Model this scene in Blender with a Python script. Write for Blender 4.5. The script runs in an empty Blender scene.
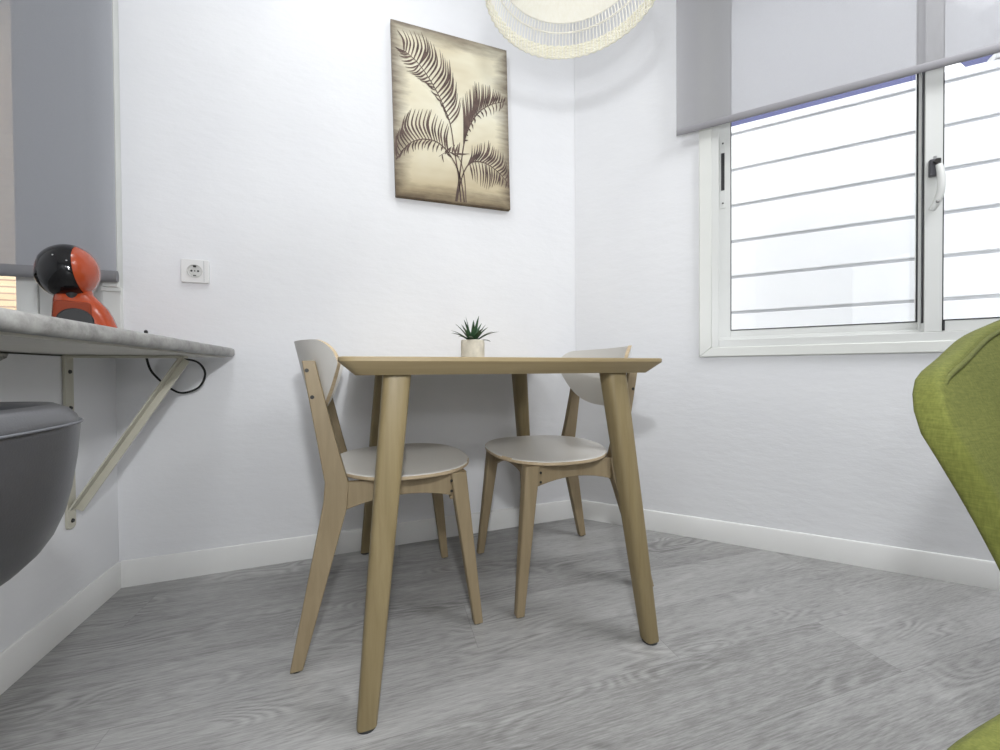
import bpy, bmesh, math, random
from math import sin, cos, pi, radians
from mathutils import Vector, Matrix

random.seed(7)
SC = bpy.context.scene
COL = SC.collection

# ------------------------------------------------------------------ helpers
def V(*a): return Vector(a)

def sharpen(bm, ang=38):
    for f in bm.faces: f.smooth = True
    lim = radians(ang)
    for e in bm.edges:
        if len(e.link_faces) == 2:
            e.smooth = e.calc_face_angle(0) < lim
        else:
            e.smooth = True

def obj(name, bm, mats, parent=None, loc=(0, 0, 0), rot=(0, 0, 0), bevel=0, seg=2, ang=38, fixn=True):
    if fixn: bmesh.ops.recalc_face_normals(bm, faces=bm.faces)
    sharpen(bm, ang)
    me = bpy.data.meshes.new(name)
    bm.to_mesh(me); bm.free()
    if not isinstance(mats, (list, tuple)): mats = [mats]
    for m in mats: me.materials.append(m)
    o = bpy.data.objects.new(name, me)
    COL.objects.link(o)
    o.location = loc; o.rotation_euler = rot
    if parent: o.parent = parent
    if bevel:
        md = o.modifiers.new('bevel', 'BEVEL'); md.width = bevel; md.segments = seg
        md.limit_method = 'ANGLE'; md.angle_limit = radians(35); md.harden_normals = True
    return o

def tag(o, label=None, cat=None, group=None, kind=None):
    if label: o['label'] = label
    if cat: o['category'] = cat
    if group: o['group'] = group
    if kind: o['kind'] = kind
    return o

def empty(name, loc=(0, 0, 0), rotz=0):
    o = bpy.data.objects.new(name, None); COL.objects.link(o)
    o.empty_display_size = .05
    o.location = loc; o.rotation_euler = (0, 0, rotz)
    return o

def copy_tree(o, parent=None):
    c = o.copy(); COL.objects.link(c); c.parent = parent
    for ch in [x for x in bpy.data.objects if x.parent == o]:
        copy_tree(ch, c)
    return c

def box(bm, x0, x1, y0, y1, z0, z1, mi=0):
    vs = [bm.verts.new(p) for p in ((x0,y0,z0),(x1,y0,z0),(x1,y1,z0),(x0,y1,z0),(x0,y0,z1),(x1,y0,z1),(x1,y1,z1),(x0,y1,z1))]
    for q in ((3,2,1,0),(4,5,6,7),(0,1,5,4),(1,2,6,5),(2,3,7,6),(3,0,4,7)):
        f = bm.faces.new([vs[i] for i in q]); f.material_index = mi
    return vs

def boxm(*a, mi=0):
    bm = bmesh.new(); box(bm, *a, mi=mi); return bm

def loft(bm, rings, close=True, caps=True, mi=0):
    R = [[bm.verts.new(p) for p in r] for r in rings]
    n = len(R[0])
    for a, b in zip(R, R[1:]):
        for i in range(n if close else n - 1):
            j = (i + 1) % n
            f = bm.faces.new((a[i], a[j], b[j], b[i])); f.material_index = mi
    if caps:
        f = bm.faces.new(list(reversed(R[0]))); f.material_index = mi
        f = bm.faces.new(R[-1]); f.material_index = mi
    return R

def frame(d, up=None):
    d = Vector(d).normalized()
    up = Vector(up) if up else (V(0, 0, 1) if abs(d.z) < .9 else V(1, 0, 0))
    a = d.cross(up).normalized(); b = a.cross(d).normalized()
    return a, b

def sweep(bm, pts, rad, n=10, closed=False, caps=True, mi=0, up=None):
    pts = [Vector(p) for p in pts]
    m = len(pts)
    if not hasattr(rad, '__len__'): rad = [rad] * m
    rings = []
    pa = None
    for i, p in enumerate(pts):
        if closed: d = pts[(i + 1) % m] - pts[i - 1]
        else: d = pts[min(i + 1, m - 1)] - pts[max(i - 1, 0)]
        d.normalize()
        if pa is None: a, b = frame(d, up)
        else:
            a = (pa - d * pa.dot(d)).normalized(); b = a.cross(d).normalized()
        pa = a
        rings.append([p + a * cos(t) * rad[i] + b * sin(t) * rad[i] for t in [2 * pi * k / n for k in range(n)]])
    if closed: rings.append(rings[0])
    if closed:
        R = [[bm.verts.new(p) for p in r] for r in rings[:-1]]; R.append(R[0])
        for a, b in zip(R, R[1:]):
            for i in range(n):
                j = (i + 1) % n
                f = bm.faces.new((a[i], a[j], b[j], b[i])); f.material_index = mi
    else: loft(bm, rings, caps=caps, mi=mi)

def cyl(bm, p0, p1, r0, r1=None, n=20, mi=0):
    p0, p1 = Vector(p0), Vector(p1)
    r1 = r0 if r1 is None else r1
    a, b = frame(p1 - p0)
    T = [2 * pi * k / n for k in range(n)]
    loft(bm, [[p0 + (a * cos(t) + b * sin(t)) * r0 for t in T], [p1 + (a * cos(t) + b * sin(t)) * r1 for t in T]], mi=mi)

def lathe(bm, prof, n=32, c=(0, 0, 0), mi=0):
    c = Vector(c)
    T = [2 * pi * k / n for k in range(n)]
    rings = [[c + V(r * cos(t), r * sin(t), z) for t in T] for r, z in prof]
    loft(bm, rings, mi=mi)

def prism(bm, pts, d, mi=0):
    """closed polygon pts (3D) extruded by vector d"""
    d = Vector(d)
    a = [Vector(p) for p in pts]
    loft(bm, [a, [p + d for p in a]], mi=mi)

def superell(a, b, e, n, t0=0):
    out = []
    for k in range(n):
        t = 2 * pi * k / n + t0
        c, s = cos(t), sin(t)
        out.append((a * math.copysign(abs(c) ** e, c), b * math.copysign(abs(s) ** e, s)))
    return out

def smooth_path(pts, n=8, closed=False):
    P = [Vector(p) for p in pts]
    out = []
    m = len(P)
    rng = range(m if closed else m - 1)
    for i in rng:
        if closed: p0, p1, p2, p3 = P[i - 1], P[i], P[(i + 1) % m], P[(i + 2) % m]
        else: p0, p1, p2, p3 = P[max(i - 1, 0)], P[i], P[i + 1], P[min(i + 2, m - 1)]
        for k in range(n):
            t = k / n
            out.append(.5 * ((2 * p1) + (p2 - p0) * t + (2 * p0 - 5 * p1 + 4 * p2 - p3) * t * t + (3 * p1 - p0 - 3 * p2 + p3) * t ** 3))
    if not closed: out.append(P[-1])
    return out

# ------------------------------------------------------------------ materials
def newmat(name):
    m = bpy.data.materials.new(name); m.use_nodes = True
    nt = m.node_tree
    return m, nt, nt.nodes['Principled BSDF']

def N(nt, typ, **kw):
    n = nt.nodes.new(typ)
    for k, v in kw.items():
        if k in n.inputs.keys() if hasattr(n.inputs, 'keys') else False: n.inputs[k].default_value = v
        else: setattr(n, k, v)
    return n

def ramp(nt, fac, stops):
    r = nt.nodes.new('ShaderNodeValToRGB')
    el = r.color_ramp.elements
    while len(el) < len(stops): el.new(.5)
    for e, (p, c) in zip(el, stops):
        e.position = p; e.color = (*c, 1)
    nt.links.new(fac, r.inputs['Fac'])
    return r.outputs['Color']

def coords(nt, scale=(1, 1, 1), rot=(0, 0, 0)):
    tc = nt.nodes.new('ShaderNodeTexCoord'); mp = nt.nodes.new('ShaderNodeMapping')
    mp.inputs['Scale'].default_value = scale; mp.inputs['Rotation'].default_value = rot
    nt.links.new(tc.outputs['Object'], mp.inputs['Vector'])
    return mp.outputs['Vector']

def noise(nt, vec, scale, detail=4, rough=.55, dist=0):
    n = nt.nodes.new('ShaderNodeTexNoise')
    n.inputs['Scale'].default_value = scale; n.inputs['Detail'].default_value = detail
    n.inputs['Roughness'].default_value = rough; n.inputs['Distortion'].default_value = dist
    nt.links.new(vec, n.inputs['Vector'])
    return n.outputs['Fac']

def bump(nt, b, height, strength, dist=.002):
    bn = nt.nodes.new('ShaderNodeBump')
    bn.inputs['Strength'].default_value = strength; bn.inputs['Distance'].default_value = dist
    nt.links.new(height, bn.inputs['Height']); nt.links.new(bn.outputs['Normal'], b.inputs['Normal'])

def plain(name, col, rough=.5, metal=0, var=.04, vscale=6, bumps=0, bscale=200, coat=0, spec=.5):
    m, nt, b = newmat(name)
    v = coords(nt)
    f = noise(nt, v, vscale, 3)
    lo = tuple(max(0, c * (1 - var)) for c in col); hi = tuple(min(1, c * (1 + var)) for c in col)
    nt.links.new(ramp(nt, f, [(.3, lo), (.7, hi)]), b.inputs['Base Color'])
    b.inputs['Roughness'].default_value = rough; b.inputs['Metallic'].default_value = metal
    b.inputs['Coat Weight'].default_value = coat; b.inputs['Coat Roughness'].default_value = .05 if rough < .3 else .3
    b.inputs['Specular IOR Level'].default_value = spec
    if bumps: bump(nt, b, noise(nt, v, bscale, 3), bumps)
    return m

def wood(name, lo, hi, axis='z', rough=.5, scale=1.0):
    m, nt, b = newmat(name)
    s = {'x': (3, 60, 60), 'y': (60, 3, 60), 'z': (60, 60, 3)}[axis]
    v = coords(nt, tuple(k * scale for k in s))
    f = noise(nt, v, 1, 5, .6, .4)
    nt.links.new(ramp(nt, f, [(.25, lo), (.75, hi)]), b.inputs['Base Color'])
    b.inputs['Roughness'].default_value = rough
    bump(nt, b, f, .12, .0006)
    return m

def mix(nt, a, b, fac, mode='MIX'):
    n = nt.nodes.new('ShaderNodeMix'); n.data_type = 'RGBA'; n.blend_type = mode
    for sock, v in ((n.inputs[6], a), (n.inputs[7], b)):
        if isinstance(v, tuple): sock.default_value = (*v, 1)
        else: nt.links.new(v, sock)
    if isinstance(fac, (int, float)): n.inputs[0].default_value = fac
    else: nt.links.new(fac, n.inputs[0])
    return n.outputs[2]

def mth(nt, op, a, b=None):
    n = nt.nodes.new('ShaderNodeMath'); n.operation = op
    for i, v in enumerate((a, b)):
        if v is None: continue
        if isinstance(v, (int, float)): n.inputs[i].default_value = v
        else: nt.links.new(v, n.inputs[i])
    return n.outputs[0]

def wall_mat():
    m, nt, b = newmat('white_wall_paint')
    v = coords(nt)
    f1 = noise(nt, v, 3.0, 4)
    nt.links.new(ramp(nt, f1, [(.3, (.80, .805, .825)), (.7, (.835, .84, .855))]), b.inputs['Base Color'])
    b.inputs['Roughness'].default_value = .6
    b.inputs['Specular IOR Level'].default_value = .3
    n1 = noise(nt, coords(nt, (4, 4, 9)), 2.2, 5, .6)
    n2 = noise(nt, v, 160, 2)
    bump(nt, b, mth(nt, 'ADD', n1, mth(nt, 'MULTIPLY', n2, .06)), .24, .008)
    return m

def floor_mat():
    m, nt, b = newmat('grey_oak_vinyl_planks')
    PW, PL = .184, 1.22
    tc = nt.nodes.new('ShaderNodeTexCoord'); mp = nt.nodes.new('ShaderNodeMapping')
    mp.inputs['Rotation'].default_value = (0, 0, radians(3.0)); mp.inputs['Location'].default_value = (.33, .06, 0)
    nt.links.new(tc.outputs['Object'], mp.inputs['Vector'])
    sx = nt.nodes.new('ShaderNodeSeparateXYZ'); nt.links.new(mp.outputs['Vector'], sx.inputs[0])
    x, y = sx.outputs['X'], sx.outputs['Y']
    row = mth(nt, 'FLOOR', mth(nt, 'DIVIDE', y, PW))
    xs = mth(nt, 'ADD', x, mth(nt, 'MULTIPLY', mth(nt, 'FRACT', mth(nt, 'MULTIPLY', row, .3819)), PL))
    colu = mth(nt, 'FLOOR', mth(nt, 'DIVIDE', xs, PL))
    idv = nt.nodes.new('ShaderNodeCombineXYZ'); nt.links.new(row, idv.inputs[0]); nt.links.new(colu, idv.inputs[1])
    wn = nt.nodes.new('ShaderNodeTexWhiteNoise'); wn.noise_dimensions = '2D'; nt.links.new(idv.outputs[0], wn.inputs['Vector'])
    rnd = wn.outputs['Value']
    def cv(kx, ky):
        c = nt.nodes.new('ShaderNodeCombineXYZ')
        nt.links.new(mth(nt, 'ADD', mth(nt, 'MULTIPLY', x, kx), mth(nt, 'MULTIPLY', rnd, 37)), c.inputs[0])
        nt.links.new(mth(nt, 'ADD', mth(nt, 'MULTIPLY', y, ky), mth(nt, 'MULTIPLY', rnd, 91)), c.inputs[1])
        return c.outputs[0]
    broad = noise(nt, cv(1.6, 9), 1.0, 3, .5)
    fine = noise(nt, cv(20, 310), 1.0, 4, .7, .1)
    streak = noise(nt, cv(3.2, 55), 1.0, 5, .6, .25)
    rings = mth(nt, 'SINE', mth(nt, 'MULTIPLY', noise(nt, cv(1.8, 8.0), 1.0, 2, .4, .3), 130))
    rmask = noise(nt, cv(1.6, 5), 1.7, 2)
    rings = mth(nt, 'MULTIPLY', rings, mth(nt, 'MULTIPLY', mth(nt, 'MAXIMUM', mth(nt, 'SUBTRACT', rmask, .47), 0), .42))
    g = mth(nt, 'ADD', mth(nt, 'MULTIPLY', broad, .30), mth(nt, 'ADD', mth(nt, 'MULTIPLY', fine, .58), mth(nt, 'MULTIPLY', streak, .25)))
    g = mth(nt, 'ADD', g, rings)
    g = mth(nt, 'ADD', g, mth(nt, 'MULTIPLY', mth(nt, 'SUBTRACT', rnd, .5), .10))
    c = ramp(nt, g, [(.30, (.12, .117, .113)), (.46, (.235, .232, .227)), (.60, (.35, .347, .341)), (.78, (.48, .476, .47))])
    fy = mth(nt, 'ABSOLUTE', mth(nt, 'SUBTRACT', mth(nt, 'FRACT', mth(nt, 'DIVIDE', y, PW)), .5))
    fx = mth(nt, 'ABSOLUTE', mth(nt, 'SUBTRACT', mth(nt, 'FRACT', mth(nt, 'DIVIDE', xs, PL)), .5))
    seam = mth(nt, 'MAXIMUM', mth(nt, 'GREATER_THAN', fy, .4955), mth(nt, 'GREATER_THAN', fx, .4993))
    c = mix(nt, c, (.15, .145, .14), mth(nt, 'MULTIPLY', seam, .45))
    nt.links.new(c, b.inputs['Base Color'])
    b.inputs['Roughness'].default_value = .38
    b.inputs['Specular IOR Level'].default_value = .5
    bump(nt, b, mth(nt, 'SUBTRACT', mth(nt, 'MULTIPLY', fine, .5), seam), .18, .001)
    return m

def fabric(name, lo, hi, scale=1.0, rough=.9, b_=.5):
    m, nt, b = newmat(name)
    fa = noise(nt, coords(nt, (420 * scale, 420 * scale, 60 * scale)), 1, 3)
    fb = noise(nt, coords(nt, (60 * scale, 60 * scale, 520 * scale)), 1, 3)
    fc = noise(nt, coords(nt), 9, 3)
    g = mth(nt, 'ADD', mth(nt, 'MULTIPLY', fa, .4), mth(nt, 'ADD', mth(nt, 'MULTIPLY', fb, .4), mth(nt, 'MULTIPLY', fc, .2)))
    nt.links.new(ramp(nt, g, [(.34, lo), (.66, hi)]), b.inputs['Base Color'])
    b.inputs['Roughness'].default_value = rough
    b.inputs['Sheen Weight'].default_value = .0
    bump(nt, b, g, b_, .0012)
    return m

def blind_mat(name, col, transl, transp):
    m, nt, b = newmat(name)
    v = coords(nt)
    w = noise(nt, coords(nt, (900, 900, 900)), 1, 2)
    c = ramp(nt, w, [(.3, tuple(k * .94 for k in col)), (.7, tuple(min(1, k * 1.05) for k in col))])
    d = nt.nodes.new('ShaderNodeBsdfDiffuse'); t = nt.nodes.new('ShaderNodeBsdfTranslucent'); tr = nt.nodes.new('ShaderNodeBsdfTransparent')
    nt.links.new(c, d.inputs['Color']); nt.links.new(c, t.inputs['Color'])
    m1 = nt.nodes.new('ShaderNodeMixShader'); m1.inputs[0].default_value = transl
    nt.links.new(d.outputs[0], m1.inputs[1]); nt.links.new(t.outputs[0], m1.inputs[2])
    m2 = nt.nodes.new('ShaderNodeMixShader'); m2.inputs[0].default_value = transp
    nt.links.new(m1.outputs[0], m2.inputs[1]); nt.links.new(tr.outputs[0], m2.inputs[2])
    nt.links.new(m2.outputs[0], nt.nodes['Material Output'].inputs['Surface'])
    return m

def glass_mat():
    m, nt, b = newmat('window_glass')
    g = nt.nodes.new('ShaderNodeBsdfGlossy'); g.inputs['Roughness'].default_value = .02
    t = nt.nodes.new('ShaderNodeBsdfTransparent'); t.inputs['Color'].default_value = (.97, .98, .98, 1)
    fr = nt.nodes.new('ShaderNodeFresnel'); fr.inputs['IOR'].default_value = 1.45
    n = noise(nt, coords(nt), 2, 2); bn = nt.nodes.new('ShaderNodeBump'); bn.inputs['Strength'].default_value = .02
    nt.links.new(n, bn.inputs['Height']); nt.links.new(bn.outputs['Normal'], g.inputs['Normal'])
    mx = nt.nodes.new('ShaderNodeMixShader'); nt.links.new(fr.outputs[0], mx.inputs[0])
    nt.links.new(t.outputs[0], mx.inputs[1]); nt.links.new(g.outputs[0], mx.inputs[2])
    nt.links.new(mx.outputs[0], nt.nodes['Material Output'].inputs['Surface'])
    return m

def emit_mat(name, col, s):
    m, nt, b = newmat(name)
    b.inputs['Base Color'].default_value = (.9, .9, .9, 1)
    b.inputs['Emission Color'].default_value = (*col, 1); b.inputs['Emission Strength'].default_value = s
    return m

def brick_mat():
    m, nt, b = newmat('pale_yellow_brickwork')
    tc = nt.nodes.new('ShaderNodeTexCoord'); sx = nt.nodes.new('ShaderNodeSeparateXYZ'); nt.links.new(tc.outputs['Object'], sx.inputs[0])
    cb = nt.nodes.new('ShaderNodeCombineXYZ'); nt.links.new(sx.outputs['X'], cb.inputs[0]); nt.links.new(sx.outputs['Z'], cb.inputs[1])
    bt = nt.nodes.new('ShaderNodeTexBrick'); nt.links.new(cb.outputs[0], bt.inputs['Vector'])
    bt.inputs['Scale'].default_value = 1; bt.inputs['Brick Width'].default_value = .21; bt.inputs['Row Height'].default_value = .042
    bt.inputs['Mortar Size'].default_value = .005
    bt.inputs['Color1'].default_value = (.44, .31, .19, 1); bt.inputs['Color2'].default_value = (.50, .40, .27, 1); bt.inputs['Mortar'].default_value = (.27, .18, .13, 1)
    nt.links.new(bt.outputs['Color'], b.inputs['Base Color']); b.inputs['Roughness'].default_value = .9
    return m

def counter_mat():
    m, nt, b = newmat('mottled_grey_laminate')
    v = coords(nt)
    f = noise(nt, v, 26, 7, .7, .3)
    f2 = noise(nt, v, 5, 3)
    g = mth(nt, 'ADD', mth(nt, 'MULTIPLY', f, .7), mth(nt, 'MULTIPLY', f2, .3))
    nt.links.new(ramp(nt, g, [(.33, (.13, .126, .118)), (.5, (.285, .28, .268)), (.68, (.43, .425, .41))]), b.inputs['Base Color'])
    b.inputs['Roughness'].default_value = .45
    bump(nt, b, f, .1, .001)
    return m

def canvas_mat():
    """sepia wash with a darker brushed border, as printed on the canvas (x 0..W, z 0..H)"""
    m, nt, b = newmat('sepia_canvas_print')
    tc = nt.nodes.new('ShaderNodeTexCoord'); sx = nt.nodes.new('ShaderNodeSeparateXYZ'); nt.links.new(tc.outputs['Object'], sx.inputs[0])
    W, H = PIC_W, PIC_H
    dx = mth(nt, 'MINIMUM', sx.outputs['X'], mth(nt, 'SUBTRACT', W, sx.outputs['X']))
    dz = mth(nt, 'MINIMUM', sx.outputs['Z'], mth(nt, 'SUBTRACT', H, sx.outputs['Z']))
    d = mth(nt, 'MINIMUM', dx, dz)
    br = noise(nt, coords(nt, (5, 1, 26)), 1.2, 5, .65)
    d = mth(nt, 'ADD', d, mth(nt, 'MULTIPLY', mth(nt, 'SUBTRACT', br, .5), .10))
    big = noise(nt, coords(nt, (2.2, 1, 5)), 1.3, 3)
    base = ramp(nt, big, [(.3, (.64, .56, .39)), (.55, (.79, .74, .57)), (.75, (.87, .84, .71))])
    edge = ramp(nt, mth(nt, 'MULTIPLY', d, 11), [(.0, (.0, .0, .0)), (.75, (1, 1, 1))])
    low = ramp(nt, mth(nt, 'DIVIDE', sx.outputs['Z'], H), [(.0, (.62, .54, .42)), (.35, (1, 1, 1))])
    c = mix(nt, (.20, .165, .125), base, edge)
    c = mix(nt, c, low, 1.0, 'MULTIPLY')
    nt.links.new(c, b.inputs['Base Color']); b.inputs['Roughness'].default_value = .75
    bump(nt, b, noise(nt, v_ := coords(nt), 600, 2), .15, .0005)
    return m

PIC_W, PIC_H = .4935, .6975
M = {}
M['wall'] = wall_mat()
M['floor'] = floor_mat()
M['ceil'] = plain('white_ceiling_paint', (.84, .84, .84), .7)
M['base'] = plain('white_lacquered_skirting', (.80, .80, .785), .35, var=.015)
M['pvc'] = plain('white_lacquered_aluminium', (.71, .72, .70), .35, var=.015)
M['pvc2'] = plain('cream_white_casing', (.76, .77, .735), .4, var=.02)
M['rubber'] = plain('black_rubber', (.03, .03, .032), .5)
M['glass'] = glass_mat()
M['birch'] = wood('birch_along_leg', (.205, .155, .073), (.285, .225, .118), 'z', .45)
M['birchx'] = wood('ash_along_board', (.26, .197, .10), (.345, .27, .15), 'x', .45)
M['chairwood'] = wood('pale_birch_chair', (.25, .19, .108), (.335, .262, .158), 'z', .5)
M['plyedge'] = wood('plywood_edge', (.42, .32, .20), (.60, .48, .32), 'x', .55, 2)
M['laminate'] = plain('warm_white_laminate', (.66, .64, .60), .38, var=.02)
M['dark'] = plain('dark_steel_bolt', (.05, .048, .045), .4, .6)
M['counter'] = counter_mat()
M['under'] = plain('counter_underside_board', (.62, .60, .55), .6, var=.05)
M['bracket'] = plain('beige_painted_iron', (.56, .54, .45), .5, var=.05, bumps=.1)
M['orange'] = plain('orange_red_gloss_plastic', (.42, .060, .014), .2, var=.04, coat=.25)
M['orange2'] = plain('dull_red_plastic', (.24, .045, .02), .55, var=.05, spec=.12)
M['black'] = plain('black_gloss_plastic', (.006, .006, .007), .07, coat=.15, spec=.4)
M['blackm'] = plain('black_matt_plastic', (.012, .012, .013), .6)
M['cord'] = plain('black_cable', (.012, .012, .012), .5)
M['socket'] = plain('white_socket_plastic', (.80, .80, .79), .3, var=.01)
M['leather'] = plain('grey_faux_leather', (.042, .043, .048), .36, var=.08, vscale=14, bumps=.12, bscale=420, coat=.25, spec=.8)
M['leather2'] = plain('light_grey_piping', (.10, .104, .115), .4, var=.05)
M['metal'] = plain('brushed_steel', (.55, .55, .56), .3, 1.0)
M['green'] = fabric('olive_green_weave', (.085, .096, .012), (.165, .178, .036), 1.0)
M['greenp'] = fabric('olive_green_piping', (.07, .078, .014), (.13, .14, .03), 1.0)
M['legwood'] = wood('dark_beech_leg', (.16, .09, .045), (.26, .15, .08), 'z')
M['blindR'] = blind_mat('grey_screen_fabric', (.50, .495, .515), .45, .27)
M['blindL'] = blind_mat('dark_grey_screen_fabric', (.44, .45, .485), .30, .10)
M['rail'] = plain('grey_blind_hem_bar', (.30, .295, .31), .9, spec=.1)
M['wicker'] = wood('pale_wicker', (.88, .85, .70), (.94, .92, .82), 'z', .7, 1.5)
M['wickerw'] = wood('bleached_rattan_cane', (.86, .84, .76), (.92, .91, .86), 'z', .7, 1.5)
M['bulb'] = emit_mat('lit_bulb_glass', (1, .95, .84), 7)
M['brick'] = brick_mat()
M['stone'] = plain('grey_stone_band', (.14, .16, .175), .8)
M['fence'] = plain('white_fence_boards', (.86, .86, .87), .6, var=.015)
M['fencecap'] = plain('grey_concrete_cap', (.50, .50, .50), .8, var=.12, vscale=30)
M['blue'] = plain('lilac_blue_render', (.040, .043, .105), .8)
M['whitebeam'] = plain('white_timber_beam', (.85, .86, .88), .6)
M['pot'] = plain('speckled_stone_pot', (.62, .58, .49), .8, var=.14, vscale=40, bumps=.2)
M['soil'] = plain('dark_potting_soil', (.05, .035, .025), .95, bumps=.5)
M['leaf'] = plain('dark_green_succulent', (.035, .085, .04), .45, var=.45, vscale=60)
M['canvas'] = canvas_mat()
M['palm'] = plain('brown_palm_ink', (.115, .075, .062), .75, var=.45, vscale=22)
M['asphalt'] = plain('pale_paving', (.5, .5, .48), .9)

# ------------------------------------------------------------------ measured layout
L = 1.7225                       # length of the back wall between its two corners
ANG = 0.8122                     # turn of the right wall
def at_right(name): return empty(name, (L, 0, 0), -ANG)       # local x runs along that wall, -y into the room

CEIL = 2.72
# ------------------------------------------------------------------ the room
bm = bmesh.new()
fl = [(-1.4, .2, 0), (1.75, .2, 0), (3.95, -2.1, 0), (3.95, -4.9, 0), (-1.4, -4.9, 0)]
prism(bm, [(x, y, -.08) for x, y, z in fl], (0, 0, .08))
tag(obj('floor', bm, M['floor']), kind='structure')
bm = bmesh.new()
prism(bm, [(x, y, CEIL) for x, y, z in fl], (0, 0, .1))
tag(obj('ceiling', bm, M['ceil']), kind='structure')

E = .006
W2X0, W2X1, W2Z0, W2Z1 = -1.0, .017, .80, 2.25          # opening of the left window in the back wall
bm = bmesh.new()
box(bm, W2X1, L + .012, E, .16, 0, CEIL)
box(bm, W2X0, W2X1, E, .16, 0, W2Z0)
box(bm, W2X0, W2X1, E, .16, W2Z1, CEIL)
box(bm, -1.4, W2X0, E, .16, 0, CEIL)
tag(obj('wall_back', bm, M['wall']), kind='structure')

S0, S1, Z0, Z1 = .571, 1.95, .800, 2.47                  # opening of the right window
RW = at_right('room_corner_mark')
def rmat(): return Matrix.Translation((L, 0, 0)) @ Matrix.Rotation(-ANG, 4, 'Z')
bpy.data.objects.remove(RW)
bm = bmesh.new()
box(bm, -.0, S0, E, .16, 0, CEIL); box(bm, S1, 3.1, E, .16, 0, CEIL)
box(bm, S0, S1, E, .16, 0, Z0); box(bm, S0, S1, E, .16, Z1, CEIL)
tag(obj('wall_right', bm, M['wall'], loc=(L, 0, 0), rot=(0, 0, -ANG)), kind='structure')

bm = bmesh.new()
box(bm, -.12, -E, -2.6, .1, 0, .757)
wl = tag(obj('wall_left', bm, M['wall']), kind='structure')
# flaked plaster under the worktop
bm = bmesh.new()
pts = [(0, -.62, .757), (0, -.395, .757), (0, -.40, .747), (0, -.41, .743), (0, -.425, .735), (0, -.44, .731), (0, -.47, .722), (0, -.53, .73), (0, -.60, .727)]
prism(bm, [(-E - .001, y, z) for x, y, z in pts], (.0025, 0, 0))
obj('flaked_patch', bm, plain('flaked_plaster', (.32, .31, .29), .9, var=.5, vscale=90), wl)

bm = bmesh.new(); box(bm, -1.4, -1.28, -4.9, .2, 0, CEIL)
tag(obj('wall_far_left', bm, M['wall']), kind='structure')
bm = bmesh.new(); box(bm, -1.4, 3.95, -4.9, -4.78, 0, CEIL)
tag(obj('wall_rear', bm, M['wall']), kind='structure')
bm = bmesh.new(); box(bm, 3.83, 3.95, -4.9, -2.0, 0, CEIL)
tag(obj('wall_far_right', bm, M['wall']), kind='structure')

BH = .0873
def skirt(name, length, loc, rotz):
    bm = bmesh.new()
    prof = [(0, 0), (-.010, 0), (-.010, BH - .006), (-.007, BH - .001), (-.003, BH), (0, BH)]
    prism(bm, [(0, y + E + .002, z) for y, z in prof], (length, 0, 0))
    return tag(obj(name, bm, M['base'], loc=loc, rot=(0, 0, rotz)), kind='structure')
skirt('baseboard_back', L, (0, 0, 0), 0)
skirt('baseboard_right', 3.0, (L, 0, 0), -ANG)
skirt('baseboard_left', 2.6, (0, -2.6, 0), pi / 2)

# ------------------------------------------------------------------ right window (sliding, two sashes)
w1 = tag(empty('window_1', (L, 0, 0), -ANG), kind='structure')
bm = bmesh.new()          # mitred casing with a small step
c = .045
for q in ([(S0 - c, Z0 - .038), (S1 + c, Z0 - .038), (S1, Z0), (S0, Z0)], [(S0 - c, Z1 + c), (S0 - c, Z0 - .038), (S0, Z0), (S0, Z1)],
          [(S1 + c, Z0 - .038), (S1 + c, Z1 + c), (S1, Z1), (S1, Z0)], [(S1 + c, Z1 + c), (S0 - c, Z1 + c), (S0, Z1), (S1, Z1)]):
    prism(bm, [(x, -.010, z) for x, z in q], (0, .020, 0))
obj('casing', bm, M['pvc2'], w1, bevel=.003)
bm = bmesh.new()          # outer frame with tracks
f = .026
box(bm, S0, S0 + f, -.004, .11, Z0, Z1); box(bm, S1 - f, S1, -.004, .11, Z0, Z1)
box(bm, S0 + f, S1 - f, -.004, .11, Z0, Z0 + .030); box(bm, S0 + f, S1 - f, -.004, .11, Z1 - f, Z1)
box(bm, S0 + f, S1 - f, .026, .031, Z0 + .03, Z0 + .042)
obj('frame', bm, M['pvc'], w1, bevel=.0015)
def sash(x0, x1, y0, y1, z0, z1, lw, rw, tb, name):
    bm = bmesh.new()
    box(bm, x0, x0 + lw, y0, y1, z0, z1); box(bm, x1 - rw, x1, y0, y1, z0, z1)
    box(bm, x0 + lw, x1 - rw, y0 + .004, y1, z0, z0 + tb); box(bm, x0 + lw, x1 - rw, y0 + .004, y1, z1 - tb, z1)
    o = obj(name, bm, M['pvc'], w1, bevel=.002)
    g = bmesh.new(); k = .0035     # black gasket
    ym = y0 + .008
    box(g, x0 + lw, x0 + lw + k, y0 + .003, ym, z0 + tb, z1 - tb); box(g, x1 - rw - k, x1 - rw, y0 + .003, ym, z0 + tb, z1 - tb)
    box(g, x0 + lw, x1 - rw, y0 + .003, ym, z0 + tb, z0 + tb + k); box(g, x0 + lw, x1 - rw, y0 + .003, ym, z1 - tb - k, z1 - tb)
    obj('gasket', g, M['rubber'], o)
    p = bmesh.new(); box(p, x0 + lw, x1 - rw, y0 + .010, y0 + .015, z0 + tb, z1 - tb)
    obj('pane', p, M['glass'], o)
    return o
sl = sash(S0 + f, 1.236, .034, .060, Z0 + .031, Z1 - .027, .044, .040, .038, 'sash')
sr = sash(1.198, S1 - f, -.001, .024, Z0 + .031, Z1 - .027, .043, .043, .036, 'sash')
bm = bmesh.new(); box(bm, 1.1945, 1.198, .004, .012, Z0 + .062, Z1 - .03)       # dark brush seal where the sashes meet
obj('brush_seal', bm, M['rubber'], sr)
bm = bmesh.new(); box(bm, 1.2415, 1.2460, -.0035, .02, Z0 + .034, Z0 + .068)
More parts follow.
